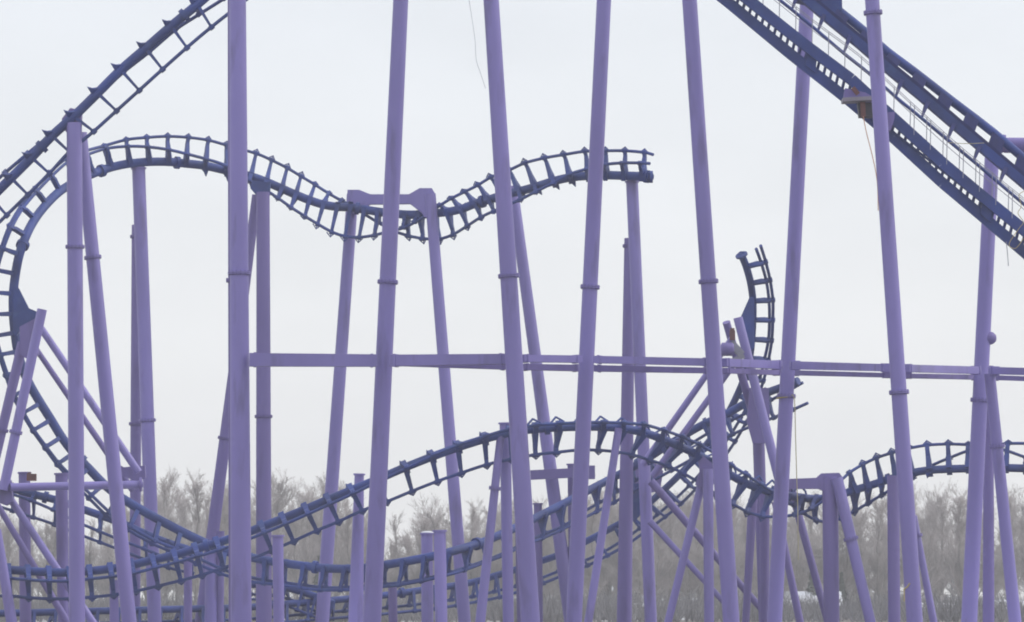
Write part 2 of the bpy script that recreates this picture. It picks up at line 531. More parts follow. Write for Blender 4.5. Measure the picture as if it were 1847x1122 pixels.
# ------------------------------------------------------------------ left loop support
root = empty('loop_support', at(10, 1180, 150), 'lilac leaning leg with braces holding the left loop', 'support frame')
def leg(root, a, b, wa, wb, Da, Db, m=PURPLE, name='leg', fl=()):
    p, q = at(*a, Da), at(*b, Db)
    mm = MB(); mm.tube([p, p.lerp(q, .5), q], [wa/2*mpp(Da), (wa+wb)/4*mpp((Da+Db)/2), wb/2*mpp(Db)], 22)
    mm.build(name, m, root)
    for t in fl:
        r = (wa+(wb-wa)*t)/2*mpp(Da+(Db-Da)*t)
        flange_on(p.lerp(q, t), q-p, r+0.07, 0.085, m, root)
leg(root, (76, 558), (6, 884), 18, 18, 149, 149, fl=(0.68,))
leg(root, (41, 618), (-14, 850), 19, 17, 152, 152, m=PURPLE2, fl=(0.68,))
leg(root, (74, 592), (250, 852), 13, 14, 151, 151, name='brace')
leg(root, (60, 622), (240, 885), 10, 12, 153, 153, m=PURPLE2, name='brace')
leg(root, (14, 893), (172, 1130), 13, 15, 150, 150, name='brace')
leg(root, (-6, 908), (126, 1130), 11, 13, 151, 151, name='brace', m=PURPLE2)
bm = MB(); bm.prism([at(x, y, 149.4) for x, y in ((1, 868), (20, 866), (24, 905), (12, 912), (-6, 905))], Vector((0, .5, 0)))
bm.build('joint_plate', PURPLE2, root)
bm = MB(); bm.prism([at(x, y, 151.6) for x, y in ((36, 590), (64, 575), (70, 640), (52, 650), (38, 640))], Vector((0, .3, 0)))
bm.build('joint_plate', PURPLE2, root)
lb = empty('cross_beam', at(22, 877, 149), 'short lilac tube beam across the left columns below the loop', 'steel beam')
mm = MB(); mm.tube([at(18, 879, 149), at(256, 874, 151)], 7.5*mpp(149), 22); mm.build('tube', PURPLE, lb)
mm = MB(); mm.tube([at(252, 874, 151), at(256, 874, 151)], 13*mpp(149), 22); mm.build('flange', PURPLE2, lb)
jp = MB(); jp.prism([at(x, y, 152) for x, y in ((214, 838), (224, 843), (262, 840), (263, 862), (246, 868), (219, 858))], Vector((0, .4, 0)))
tag(jp.build('joint_block', PURPLE2), 'dark lilac bracket block where two braces meet the first-crest column', 'steel bracket')

# ------------------------------------------------------------------ right loop support
root = empty('loop_support', at(1400, 1180, 150), 'leaning lilac legs and braces holding the cut loop end', 'support frame')
leg(root, (1331, 573), (1409, 880), 17, 17, 152, 152)
leg(root, (1310, 581), (1362, 760), 14, 16, 154, 156, m=PURPLE2)
leg(root, (1366, 720), (1379, 1130), 22, 20, 156, 156, m=PURPLE2)
leg(root, (1322, 608), (1160, 838), 11, 13, 153, 155, name='brace')
leg(root, (1336, 640), (1178, 858), 11, 13, 153, 155, name='brace')
leg(root, (1174, 868), (1385, 1112), 15, 12, 160, 160, name='brace', m=PURPLE2)
leg(root, (1172, 940), (1320, 1102), 12, 10, 160, 160, name='brace')
bm = MB(); bm.prism([at(x, y, 168) for x, y in ((1140, 842), (1172, 826), (1196, 850), (1190, 886), (1150, 892), (1141, 872))], Vector((0, .5, 0)))
bm.build('joint_plate', PURPLE2, root)
bm = MB(); bm.prism([at(x, y, 155) for x, y in ((1352, 700), (1386, 700), (1388, 740), (1386, 800), (1358, 800), (1347, 760))], Vector((0, .3, 0)))
bm.build('joint_plate', PURPLE2, root)

# machinery resting on the right loop support
mc = empty('hoist_motor', at(1322, 640, 151), 'dark rounded motor and grey bracket on the cut loop support', 'machinery')
m1 = MB(); c = at(1312, 630, 150.6); m1.tube([c+Vector((-.27, 0, 0)), c+Vector((-.22, 0, 0)), c+Vector((.2, 0, 0)), c+Vector((.27, 0, 0))], [.2, .28, .28, .2], 20); m1.build('motor_housing', PURPLE2, mc)
m1 = MB(); m1.beam(at(1318, 618, 150.8), at(1338, 640, 150.8), .4, .3); m1.beam(at(1316, 652, 150.8), at(1342, 642, 150.8), .3, .18); m1.build('bracket', GALV, mc)
m1 = MB(); c = at(1321, 605, 150.6); m1.beam(c+Vector((0, 0, -.2)), c+Vector((0, 0, .2)), .22, .22); m1.tube([c+Vector((0, 0, .2)), c+Vector((0, 0, .3))], .09, 10); m1.build('red_cap', RUST, mc)

# ------------------------------------------------------------------ tracks
T1 = [(-90, 427, -62, 461, -100, 420), (-50, 392, -25, 424, -62, 380), (-16, 357, 12, 388, -26, 344), (20, 321, 50, 351, 10, 311), (57, 284, 89, 313, 50, 277), (94, 245, 125, 274, 91, 243),
      (133, 210, 169, 237, 132, 209), (176, 168, 210, 200, 177, 171), (218, 126, 251, 163, 223, 130), (263, 87, 293, 125, 269, 94), (309, 47, 337, 86, 316, 54),
      (356, 8, 381, 49, 359, 26), (400, -30, 428, 12, 405, -3), (446, -64, 474, -24, 452, -34), (494, -100, 520, -60, 500, -68)]
track('blue track climbing steeply across the upper left corner', [k+(140.,) for k in T1], 0.05, 0.85, rs=0.185, rr=0.07,
      fin=lambda i: ('spike', 0.5-0.02*i), flanges=(4, 10), tw=0.12, flare=lambda i: 0.13)
# saddle between T1 and its column
sd_ = MB(); sd_.prism([at(x, y, 140.2) for x, y in ((113, 215), (128, 196), (148, 200), (146, 238), (121, 240), (112, 228))], Vector((0, .45, 0)))
tag(sd_.build('track_saddle', PURPLE2), 'lilac saddle clamp at the top of the tall left column', 'track bracket')

def DD(i, n, pts):
    t = i/(n-1)
    for (a, va), (b, vb) in zip(pts, pts[1:]):
        if t <= b: return va+(vb-va)*(t-a)/(b-a)
    return pts[-1][1]
T2 = [(1174, 319, 1178, 279, 1172, 295), (1160, 318, 1162, 275, 1155, 294), (1127, 317, 1127, 272, 1122, 294), (1094, 316, 1092, 272, 1090, 297), (1062, 317, 1055, 273, 1058, 305),
      (1029, 320, 1017, 279, 1028, 314), (998, 327, 982, 285, 998, 330), (966, 337, 947, 294, 966, 346), (937, 345, 918, 307, 938, 360), (908, 352, 885, 320, 907, 374),
      (882, 360, 862, 334, 890, 381), (858, 367, 838, 346, 867, 392), (832, 377, 814, 358, 842, 408), (808, 382, 793, 371, 817, 423), (783, 385, 770, 387, 792, 431),
      (758, 387, 748, 401, 762, 430), (733, 387, 728, 411, 736, 425), (708, 385, 703, 417, 709, 416), (683, 382, 676, 424, 683, 402), (657, 378, 648, 428, 657, 386),
      (632, 374, 622, 426, 630, 369), (608, 373, 598, 418, 616, 362), (583, 369, 573, 404, 593, 349), (558, 361, 550, 390, 568, 333), (533, 351, 525, 374, 543, 318),
      (508, 340, 501, 357, 518, 303), (480, 328, 475, 340, 490, 289), (452, 318, 449, 325, 462, 277),
      (410, 308, 408, 299, 409, 262), (370, 299, 372, 287, 376, 253), (335, 295, 338, 278, 340, 248), (304, 292, 304, 270, 303, 246), (269, 292, 266, 265, 265, 248),
      (234, 295, 230, 264, 228, 252), (200, 302, 192, 268, 188, 263), (166, 314, 157, 279, 155, 272), (136, 328, 124, 291, 121, 285), (108, 345, 93, 318, 90, 311),
      (84, 368, 66, 346, 63, 340), (63, 395, 41, 376, 38, 371), (47, 425, 21, 411, 17, 407), (35, 459, 6, 449, 2, 447), (28, 494, -5, 488, -9, 486), (24, 530, -11, 527, -15, 527),
      (24, 566, -11, 567, -15, 567), (27, 600, -7, 606, -11, 606), (32, 634, 2, 640, -2, 640), (42, 668, 14, 676, 10, 677), (56, 698, 27, 712, 23, 714), (73, 727, 43, 744, 40, 746),
      (92, 757, 61, 775, 59, 777), (111, 788, 83, 805, 81, 808), (133, 817, 106, 835, 103, 838), (160, 845, 135, 865, 131, 869), (187, 873, 165, 893, 160, 898),
      (215, 895, 199, 925, 192, 929), (250, 917, 235, 950, 230, 955), (288, 938, 280, 975, 274, 980), (326, 958, 318, 990, 312, 996), (365, 977, 360, 1008, 354, 1016),
      (405, 993, 402, 1027, 396, 1034), (447, 1004, 446, 1040, 440, 1047)]
n2 = len(T2)
def t2off(i):
    # which side of the spine each rail stands on, following the roll of the track
    if i <= 6:  return (0.25, -0.8)
    if i <= 27:
        k = (i-6)/21
        return (0.25-1.0*k, -0.8+1.5*k) if i < 17 else (0.25-1.0*k, -0.8+1.5*k)
    if i <= 36: return (-0.75, 0.6)
    return (-0.6, 0.6)
K2 = [k+(DD(i, n2, [(0, 160), (.3, 165.5), (.45, 165), (.56, 162), (.66, 154), (1, 156)]),)+t2off(i) for i, k in enumerate(T2)]
def fin2(i):
    if 4 <= i <= 12 or 22 <= i <= 29: return ('spike', 0.28)
    return (None, 0)
track('winding blue track with two crests curling into the left loop', K2, 0, 0, rs=0.195, rr=0.07, fin=fin2, flanges=(0, 10, 19, 30, 34, 40, 52), hook=0.18, tw=0.18, notie=(0,), flare=lambda i: 0.30 if i < 29 else (0.2 if i < 36 else 0.1))
# end flange of the cut track, gusset at the loop
gs = MB(); gs.prism([at(x, y, 153) for x, y in ((27, 520), (34, 520), (52, 556), (66, 562), (66, 590), (40, 590), (30, 606), (24, 600))], Vector((0, .28, 0)))
tag(gs.build('gusset_plate', BLUE), 'dark blue triangular gusset holding the left loop to its leg', 'track bracket')
sd_ = MB(); sd_.tube([at(250, 305, 163), at(250, 295, 163)], .27, 18)
tag(sd_.build('track_saddle', BLUE), 'blue saddle under the first crest of the winding track', 'track bracket')
sd_ = MB(); sd_.tube([at(1140, 329, 161), at(1140, 320, 161)], .24, 18)
tag(sd_.build('track_saddle', BLUE), 'blue saddle under the cut end of the winding track', 'track bracket')
sd_ = MB(); sd_.prism([at(x, y, 163.4) for x, y in ((456, 326), (488, 330), (487, 352), (462, 352), (452, 340))], Vector((0, .4, 0)))
tag(sd_.build('track_saddle', BLUE), 'blue saddle on the dull column right of the thick column', 'track bracket')

T5 = [(447, 1004, 446, 1040, 440, 1047), (480, 1011, 480, 1047, 475, 1052), (513, 1016, 513, 1051, 506, 1055), (550, 1021, 550, 1056, 540, 1060), (587, 1025, 587, 1060, 577, 1064), (624, 1026, 624, 1060, 614, 1064),
      (660, 1024, 660, 1058, 650, 1063), (694, 1019, 694, 1054, 684, 1059), (730, 1013, 733, 1050, 720, 1055), (768, 1006, 772, 1043, 760, 1048), (806, 997, 811, 1033, 800, 1039), (842, 987, 848, 1021, 838, 1028),
      (878, 975, 884, 1008, 873, 1015), (912, 960, 919, 993, 910, 1001), (946, 944, 952, 976, 944, 984), (978, 928, 984, 962, 978, 971), (1010, 912, 1018, 948, 1012, 956), (1042, 895, 1050, 925, 1044, 939),
      (1074, 878, 1082, 906, 1076, 923), (1105, 862, 1114, 886, 1108, 906), (1137, 845, 1147, 866, 1142, 886), (1168, 827, 1180, 846, 1176, 868), (1200, 806, 1212, 824, 1212, 848), (1236, 784, 1247, 800, 1248, 828),
      (1272, 764, 1283, 778, 1286, 804), (1308, 748, 1318, 759, 1322, 783), (1344, 728, 1354, 741, 1358, 768), (1380, 710, 1390, 722, 1396, 753), (1412, 698, 1420, 706, 1430, 739), (1440, 687, 1448, 690, 1457, 727)]
n5 = len(T5)
track('blue track curving up from the bottom left to a loose end at right', [k+(DD(i, n5, [(0, 156), (.35, 153), (.65, 165), (1, 160)]),) for i, k in enumerate(T5)], 0.75, -0.35, rs=0.18, rr=0.07,
      flanges=(3, 11, 20), notie=(n5-1,), tw=0.16)

T3 = [(-60, 1026, -58, 1074, -59, 1036), (-25, 1027, -22, 1075, -23, 1040), (15, 1028, 18, 1075, 17, 1043), (50, 1030, 52, 1078, 52, 1046), (88, 1032, 90, 1080, 90, 1048), (125, 1033, 128, 1080, 127, 1048),
      (162, 1030, 166, 1077, 164, 1044), (200, 1026, 205, 1073, 202, 1040), (238, 1019, 245, 1066, 241, 1034), (276, 1010, 285, 1057, 280, 1024), (315, 1001, 326, 1047, 319, 1014), (353, 990, 364, 1037, 357, 1003),
      (392, 979, 403, 1024, 396, 992), (431, 966, 446, 1011, 435, 978), (473, 950, 490, 993, 477, 961), (511, 935, 529, 976, 515, 945), (552, 918, 571, 957, 556, 927), (592, 901, 610, 941, 596, 909),
      (634, 884, 653, 921, 638, 890), (680, 865, 697, 905, 684, 868), (731, 843, 743, 886, 735, 844), (779, 824, 789, 868, 783, 821), (826, 807, 832, 853, 830, 802), (874, 792, 878, 838, 878, 786),
      (921, 780, 923, 828, 924, 773), (965, 774, 966, 820, 968, 767), (1008, 771, 1003, 816, 1010, 764), (1050, 770, 1042, 812, 1052, 762), (1088, 770, 1079, 812, 1090, 762), (1124, 773, 1110, 815, 1126, 763),
      (1160, 780, 1140, 820, 1162, 766), (1195, 792, 1172, 830, 1197, 776), (1228, 806, 1203, 840, 1231, 788), (1258, 820, 1233, 854, 1262, 802), (1287, 836, 1263, 872, 1291, 819), (1315, 855, 1293, 892, 1319, 839),
      (1342, 870, 1322, 909, 1347, 857), (1367, 880, 1348, 923, 1373, 874), (1392, 888, 1375, 931, 1399, 891), (1418, 893, 1404, 932, 1424, 908), (1443, 897, 1434, 928, 1448, 925), (1468, 900, 1463, 918, 1472, 938),
      (1493, 898, 1488, 900, 1496, 941), (1517, 892, 1508, 876, 1518, 934), (1541, 884, 1532, 853, 1541, 922), (1565, 877, 1556, 838, 1565, 908), (1590, 869, 1581, 826, 1590, 893), (1616, 861, 1608, 817, 1616, 878),
      (1645, 853, 1638, 809, 1645, 862), (1677, 848, 1672, 803, 1676, 842), (1712, 846, 1710, 801, 1710, 827), (1746, 845, 1746, 802, 1746, 813), (1780, 844, 1782, 803, 1782, 804), (1814, 844, 1818, 800, 1816, 813),
      (1850, 845, 1855, 800, 1853, 826), (1885, 847, 1890, 802, 1888, 835), (1920, 851, 1925, 806, 1922, 840)]
n3 = len(T3)
def t3off(i):
    if i <= 30: return (0.2, -0.85)
    if i <= 43:
        k = (i-30)/13; return (0.2-0.9*k, -0.85+1.3*k)
    return (-0.7+0.9*min(1, (i-43)/6), 0.45+0.4*min(1, (i-43)/6))
def fin3(i):
    if i < 18: return ('spike', 0.13)
    if i < 25: return ('spike', 0.20+0.05*(i-18)/7)
    if i < 41: return ('loop', 0.36)
    if 44 < i < 50: return ('spike', 0.25)
    return (None, 0)
track('long blue track waving across the lower half with pointed fins', [k+(DD(i, n3, [(0, 147), (.45, 147), (.6, 150), (.8, 154), (1, 152)]),)+t3off(i) for i, k in enumerate(T3)], 0, 0,
      rs=0.17, rr=0.065, fin=fin3, flanges=(5, 11, 25, 46, 52), hook=0.15, tw=0.2)

T4 = [(1337, 459, 1372, 443, 1364, 449), (1346, 481, 1381, 472, 1373, 474), (1354, 511, 1389, 505, 1382, 506), (1358, 543, 1394, 541, 1387, 541), (1358, 577, 1394, 577, 1388, 577), (1356, 612, 1392, 614, 1386, 613),
      (1352, 646, 1386, 650, 1379, 648), (1343, 680, 1377, 687, 1370, 683), (1330, 712, 1362, 728, 1354, 720), (1314, 744, 1345, 763, 1336, 754), (1296, 773, 1326, 796, 1316, 787), (1275, 801, 1304, 828, 1293, 818),
      (1251, 829, 1280, 857, 1268, 848), (1226, 856, 1255, 882, 1243, 876), (1199, 882, 1229, 908, 1216, 902), (1170, 908, 1200, 932, 1186, 928), (1140, 932, 1168, 956, 1154, 953), (1108, 950, 1133, 981, 1121, 976),
      (1074, 968, 1096, 1002, 1084, 998), (1040, 985, 1060, 1020, 1048, 1014), (1005, 1002, 1020, 1036, 1008, 1030), (969, 1014, 980, 1052, 970, 1045), (932, 1027, 942, 1065, 932, 1057), (895, 1038, 902, 1077, 892, 1067),
      (858, 1049, 863, 1085, 853, 1076), (820, 1056, 824, 1092, 814, 1082), (782, 1061, 786, 1098, 776, 1087), (744, 1067, 748, 1102, 738, 1092), (706, 1072, 708, 1106, 699, 1096), (668, 1077, 669, 1110, 660, 1099)]
x, y = 630, 1080
while x > -60:
    T4.append((x, y, x+1, y+33, x-9, y+22)); x -= 38; y += 3.2 if x > 430 else 0.9
n4 = len(T4)
track('blue track dropping from the upright cut end and running low to the left', [k+(DD(i, n4, [(0, 156), (.3, 170), (.5, 172), (1, 160)]),) for i, k in enumerate(T4)], -0.5, 0.6, rs=0.16, rr=0.07,
      flanges=(15, 23, 27, 33), tw=0.13, notie=(0,), flare=lambda i: 0.1 if i < 22 else .2)
gs = MB(); gs.prism([at(x, y, 155.8) for x, y in ((1352, 536), (1360, 536), (1361, 626), (1352, 636), (1345, 622), (1337, 590), (1336, 572))], Vector((0, .28, 0)))
tag(gs.build('gusset_plate', BLUE), 'dark blue gusset beside the upright cut track end', 'track bracket')
ef = MB(); p = at(1337, 459, 156); q = at(1346, 481, 156.3); ef.tube([p, p.lerp(q, .12)], .27, 20)
tag(ef.build('end_flange', BLUE), 'bolting ring on top of the upright cut track end', 'flange')
ef = MB(); p = at(1175, 319, 160); ef.tube([p+Vector((-.08, 0, 0)), p+Vector((.06, 0, 0))], .27, 20)
tag(ef.build('end_flange', BLUE), 'bolting ring on the cut end of the winding track', 'flange')
gs = MB(); gs.prism([at(x, y, 167) for x, y in ((1139, 872), (1154, 872), (1154, 930), (1146, 940), (1138, 930))], Vector((0, .4, 0)))
tag(gs.build('track_hanger', BLUE), 'dark blue upright hanger plate between the paired middle columns', 'track bracket')
gs = MB(); gs.prism([at(x, y, 149.9) for x, y in ((1258, 815), (1287, 838), (1290, 872), (1270, 884), (1254, 874), (1262, 850))], Vector((0, .4, 0)))
tag(gs.build('track_hanger', PURPLE2), 'lilac-grey hanger block under the falling lower track', 'track bracket')

T6 = [(-60, 858, -60, 895, -62, 868), (-20, 869, -20, 908, -22, 878), (22, 881, 22, 921, 18, 890), (62, 892, 60, 933, 56, 903), (102, 902, 98, 946, 96, 920), (142, 916, 138, 962, 136, 940), (182, 930, 180, 978, 178, 958),
      (222, 945, 222, 994, 220, 975), (262, 963, 264, 1010, 260, 990), (302, 979, 304, 1024, 300, 1006), (345, 993, 346, 1034, 342, 1018)]
track('short blue track slanting down behind the left columns', [k+(158.5,) for k in T6], 0.5, -0.4, rs=0.17, rr=0.065, flanges=(3,), tw=0.12)
T7 = [(440, 1056, 452, 1072, 440, 1080), (480, 1054, 488, 1074, 478, 1083), (515, 1060, 520, 1080, 508, 1090), (545, 1068, 548, 1092, 536, 1100), (570, 1076, 572, 1104, 560, 1110), (600, 1088, 600, 1116, 590, 1122)]
track('short piece of blue track slanting down behind the thick left column', [k+(168,) for k in T7], 0.4, -0.4, rs=0.16, rr=0.06, tw=0.12)

# ------------------------------------------------------------------ lift hill track, upper right
LD = 121.0
root = empty('lift_track', at(1640, 160, LD), 'heavy blue chain lift track slanting down across the upper right', 'coaster track')
M2 = [(1400, -70), (1470, -16), (1515, 21), (1556, 54), (1600, 93), (1647, 128), (1718, 183), (1790, 238), (1860, 297), (1960, 380)]
M1 = [(1380, -66), (1440, -12), (1498, 37), (1551, 80), (1605, 127), (1661, 173), (1718, 222), (1768, 264), (1847, 331), (1950, 418)]
RL = [(1330, -62), (1404, -2), (1429, 18), (1475, 56), (1523, 97), (1567, 132), (1617, 176), (1661, 212), (1711, 254), (1757, 292), (1804, 332), (1850, 371), (1950, 455)]
mm = MB(); mm.tube(catmull([at(x, y, LD+.7) for x, y in M2], 3), 8.2*mpp(LD), 20); mm.build('spine', BLUE, root)
P = [at(x, y, LD-.2) for x, y in M1]
mm = MB()
for a, b in zip(P, P[1:]): mm.beam(a, b, .35, 16*mpp(LD))
mm.build('box_girder', BLUE, root)
mm = MB(); mm.tube(catmull([at(x, y, LD-.9) for x, y in RL], 3), 3.1*mpp(LD), 12); mm.build('rail', BLUE, root)
def lerpP(P, t):
    t = max(0, min(len(P)-1.0001, t)); i = int(t); k = t-i
    return (P[i][0]+(P[i+1][0]-P[i][0])*k, P[i][1]+(P[i+1][1]-P[i][1])*k)
def on(P, x):
    for a, b in zip(P, P[1:]):
        if a[0] <= x <= b[0]:
            k = (x-a[0])/(b[0]-a[0]); return (x, a[1]+(b[1]-a[1])*k)
    return P[-1]
xx = 1429
while xx < 1930:
    # cross tie from the outer rail up to the girder, and a web plate on to the spine
    a = on(RL, xx); g0 = on(M1, xx+14)
    t_ = MB()
    p = at(a[0], a[1]-2, LD-.9); q = at(a[0]+10, g0[1]-2, LD-.2)
    t_.beam(p, q, .07, .10, up=Vector((0, 1, 0)), wd2=.15, ht2=.3)
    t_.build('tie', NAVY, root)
    xx += 46.8
x0 = 1412.0
t_ = MB()
while x0 < 1930:
    t_ = MB()
    # web plate between girder and spine, slots left open between the plates
    s0 = on(M1, x0-8); s1 = on(M1, x0+13); u0 = on(M2, x0+4); u1 = on(M2, x0+25)
    t_.prism([at(*s0, LD+.25), at(*s1, LD+.25), at(*u1, LD+.5), at(*u0, LD+.5)], Vector((0, .3, 0)))
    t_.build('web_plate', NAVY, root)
    x0 += 46.8
t_ = MB()
Q = [at(x+4.5, y-9.5, LD+.1) for x, y in M1]
for a, b in zip(Q, Q[1:]): t_.beam(a, b, .3, 7*mpp(LD))
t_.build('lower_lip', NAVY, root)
t_ = MB(); t_.prism([at(x, y, LD+.6) for x, y in ((1426, -60), (1516, -60), (1518, 18), (1496, 30), (1470, 12), (1436, 4))], Vector((0, .5, 0)))
t_.build('junction_box', BLUE, root)

# catwalk below it
root = empty('catwalk', at(1640, 260, 119), 'blue catwalk with slotted side and thin handrails under the lift track', 'walkway')
CU = [(1260, -68), (1340, -8), (1448, 78), (1535, 143), (1622, 223), (1700, 294), (1768, 351), (1847, 415), (1950, 505)]
CL = [(1225, -66), (1318, 8), (1424, 96), (1530, 180), (1611, 248), (1700, 330), (1768, 387), (1850, 457), (1950, 545)]
WD = 119.0
for P2, h, nm in ((CU, 20.5, 'stringer'), (CL, 19.5, 'stringer')):
    P = [at(x, y, WD+(0.25 if P2 is CL else 0)) for x, y in P2]
    mm = MB()
    for a, b in zip(P, P[1:]): mm.beam(a, b, .12, h*mpp(WD))
    mm.build(nm, BLUE, root)
mm = MB()
xx = 1240
while xx < 1945:
    a = on(CU, xx+5); b = on(CL, xx-3)
    mm.beam(at(a[0], a[1], WD+.12), at(b[0], b[1], WD+.3), .1, .06, up=Vector((1, 0, 1)))
    xx += 11.2
mm.build('step_treads', BLUE, root)
for xa, xb in ((1456, 1474), (1560, 1604), (1772, 1790)):
    k = on(CU, xa); k1 = on(CU, xb); l0 = on(CL, xa-4); l1 = on(CL, xb-4)
    mm = MB(); mm.prism([at(*k, WD+.25), at(*k1, WD+.25), at(*l1, WD+.25), at(*l0, WD+.25)], Vector((0, .3, 0))); mm.build('splice_plate', BLUE, root)
def shift(P, dx, dy): return [(x+dx, y+dy) for x, y in P]
for off, hh, dd in (((14, -42), 'handrail', 0.0), ((10, -29), 'handrail', 0.0), ((16, -44), 'handrail', -.8)):
    P = [at(x+off[0], y+off[1], WD+.1+dd) for x, y in CU]
    mm = MB(); mm.tube(catmull(P, 3), .012, 6); mm.build(hh, GALV, root)
xx = 1376
while xx < 1930:
    a = on(CU, xx)
    for dx, dd in ((0, .1),) + (((7, -.7),) if xx > 1640 else ()):
        a = on(CU, xx+dx)
        mm = MB(); mm.tube([at(a[0], a[1]-4, WD+dd), at(a[0]+1, on(shift(CU, 15, -43), xx+dx)[1], WD+dd)], .014, 6); mm.build('post', GALV, root)
    xx += 29.5
# work platform
root = empty('work_platform', at(1548, 190, 118), 'small grey work platform clamped under the catwalk', 'platform')
mm = MB(); mm.beam(at(1519, 182, 118), at(1577, 179, 118), .7, 7*mpp(118)); mm.build('deck', PLATE, root)
mm = MB(); mm.prism([at(x, y, 118.2) for x, y in ((1524, 160), (1560, 168), (1582, 180), (1575, 186), (1520, 184))], Vector((0, .3, 0))); mm.build('side_frame', PURPLE2, root)
mm = MB(); mm.prism([at(x, y, 118.3) for x, y in ((1546, 184), (1582, 184), (1586, 206), (1572, 212), (1549, 212))], Vector((0, .4, 0))); mm.build('under_box', DARK, root)
mm = MB(); mm.beam(at(1556, 184, 117.9), at(1557, 211, 117.9), .08, .16, up=Vector((1, 0, 0))); mm.beam(at(1538, 158, 117.9), at(1548, 170, 117.9), .08, .14); mm.build('orange_strap', RUST, root)
mm = MB(); mm.prism([at(x, y, 118.4) for x, y in ((1600, 204), (1613, 203), (1612, 216), (1606, 236), (1600, 236))], Vector((0, .4, 0)))
tag(mm.build('catwalk_bracket', PURPLE2), 'small lilac bracket on the catwalk right of the tall crossing column', 'bracket')
# tube beam leaving the frame at right
root = empty('cross_beam', at(1847, 262, 124), 'lilac tube beam leaving the right edge behind the lift track', 'steel beam')
mm = MB(); mm.tube([at(1798, 252, 123), at(1812, 262, 123), at(1980, 263, 123)], [13*mpp(123), 14*mpp(123), 14*mpp(123)], 22); mm.build('tube', PURPLE2, root)
mm = MB(); mm.tube([at(1806, 259, 123), at(1811, 260, 123)], 17*mpp(123), 22); mm.build('flange', PURPLE2, root)

# ------------------------------------------------------------------ ropes and straps
def rope(label, pts, D, r, m, cat='rope', name='hanging_rope'):
    P = [at(x, y, D) for x, y in pts]
    mm = MB(); mm.tube(catmull(P, 4), r, 6)
    return tag(mm.build(name, m), label, cat)
rope('thin beige rope hanging from the yellow strapped column', [(1428, 712), (1433, 722), (1435, 790), (1437, 860), (1439, 920), (1440, 1010)], 127, .018, ROPE_BEIGE)
rope('thin orange cord hanging under the small work platform', [(1557, 210), (1563, 240), (1572, 275), (1580, 312), (1583, 340), (1584, 380)], 117.6, .014, ORANGE)
rope('faint thin cable hanging in the sky left of a leaning column', [(838, -60), (846, 0), (852, 38), (857, 75), (859, 108), (866, 130), (876, 160)], 121, .007, GALV, 'cable', 'hanging_cable')
rope('short grey cord hanging under the catwalk near the right edge', [(1815, 436), (1817, 455), (1819, 480)], 118.5, .013, GALV)
rope('tangled yellow rope at the right end of the catwalk', [(1847, 345), (1838, 352), (1842, 372), (1836, 385), (1846, 400), (1838, 412), (1820, 440), (1832, 448), (1846, 430)], 118, .012, YELLOW)
rope('pale cord strung from the catwalk rail to the lift girder', [(1711, 257), (1740, 259), (1775, 258)], 119.6, .013, ROPE_BEIGE)
st = MB()
ctr = at(1416, 717, 128)
st.tube([ctr+Vector((math.cos(a/16*2*math.pi)*.30, math.sin(a/16*2*math.pi)*.30, .03*math.cos(a/16*2*math.pi))) for a in range(17)], .022, 6)
tag(st.build('webbing_strap', YELLOW), 'yellow strap wrapped round the column flange below the beam', 'strap')
st = MB(); st.tube([at(1630, 1064, 114.9), at(1637, 1058, 114.8), at(1641, 1052, 114.8)], .025, 6); st.tube([at(1631, 1064, 114.9), at(1631, 1085, 114.9)], .018, 6)
tag(st.build('tie_strap', YELLOW), 'scrap of orange-yellow tape tied low on the tall right column', 'tape')

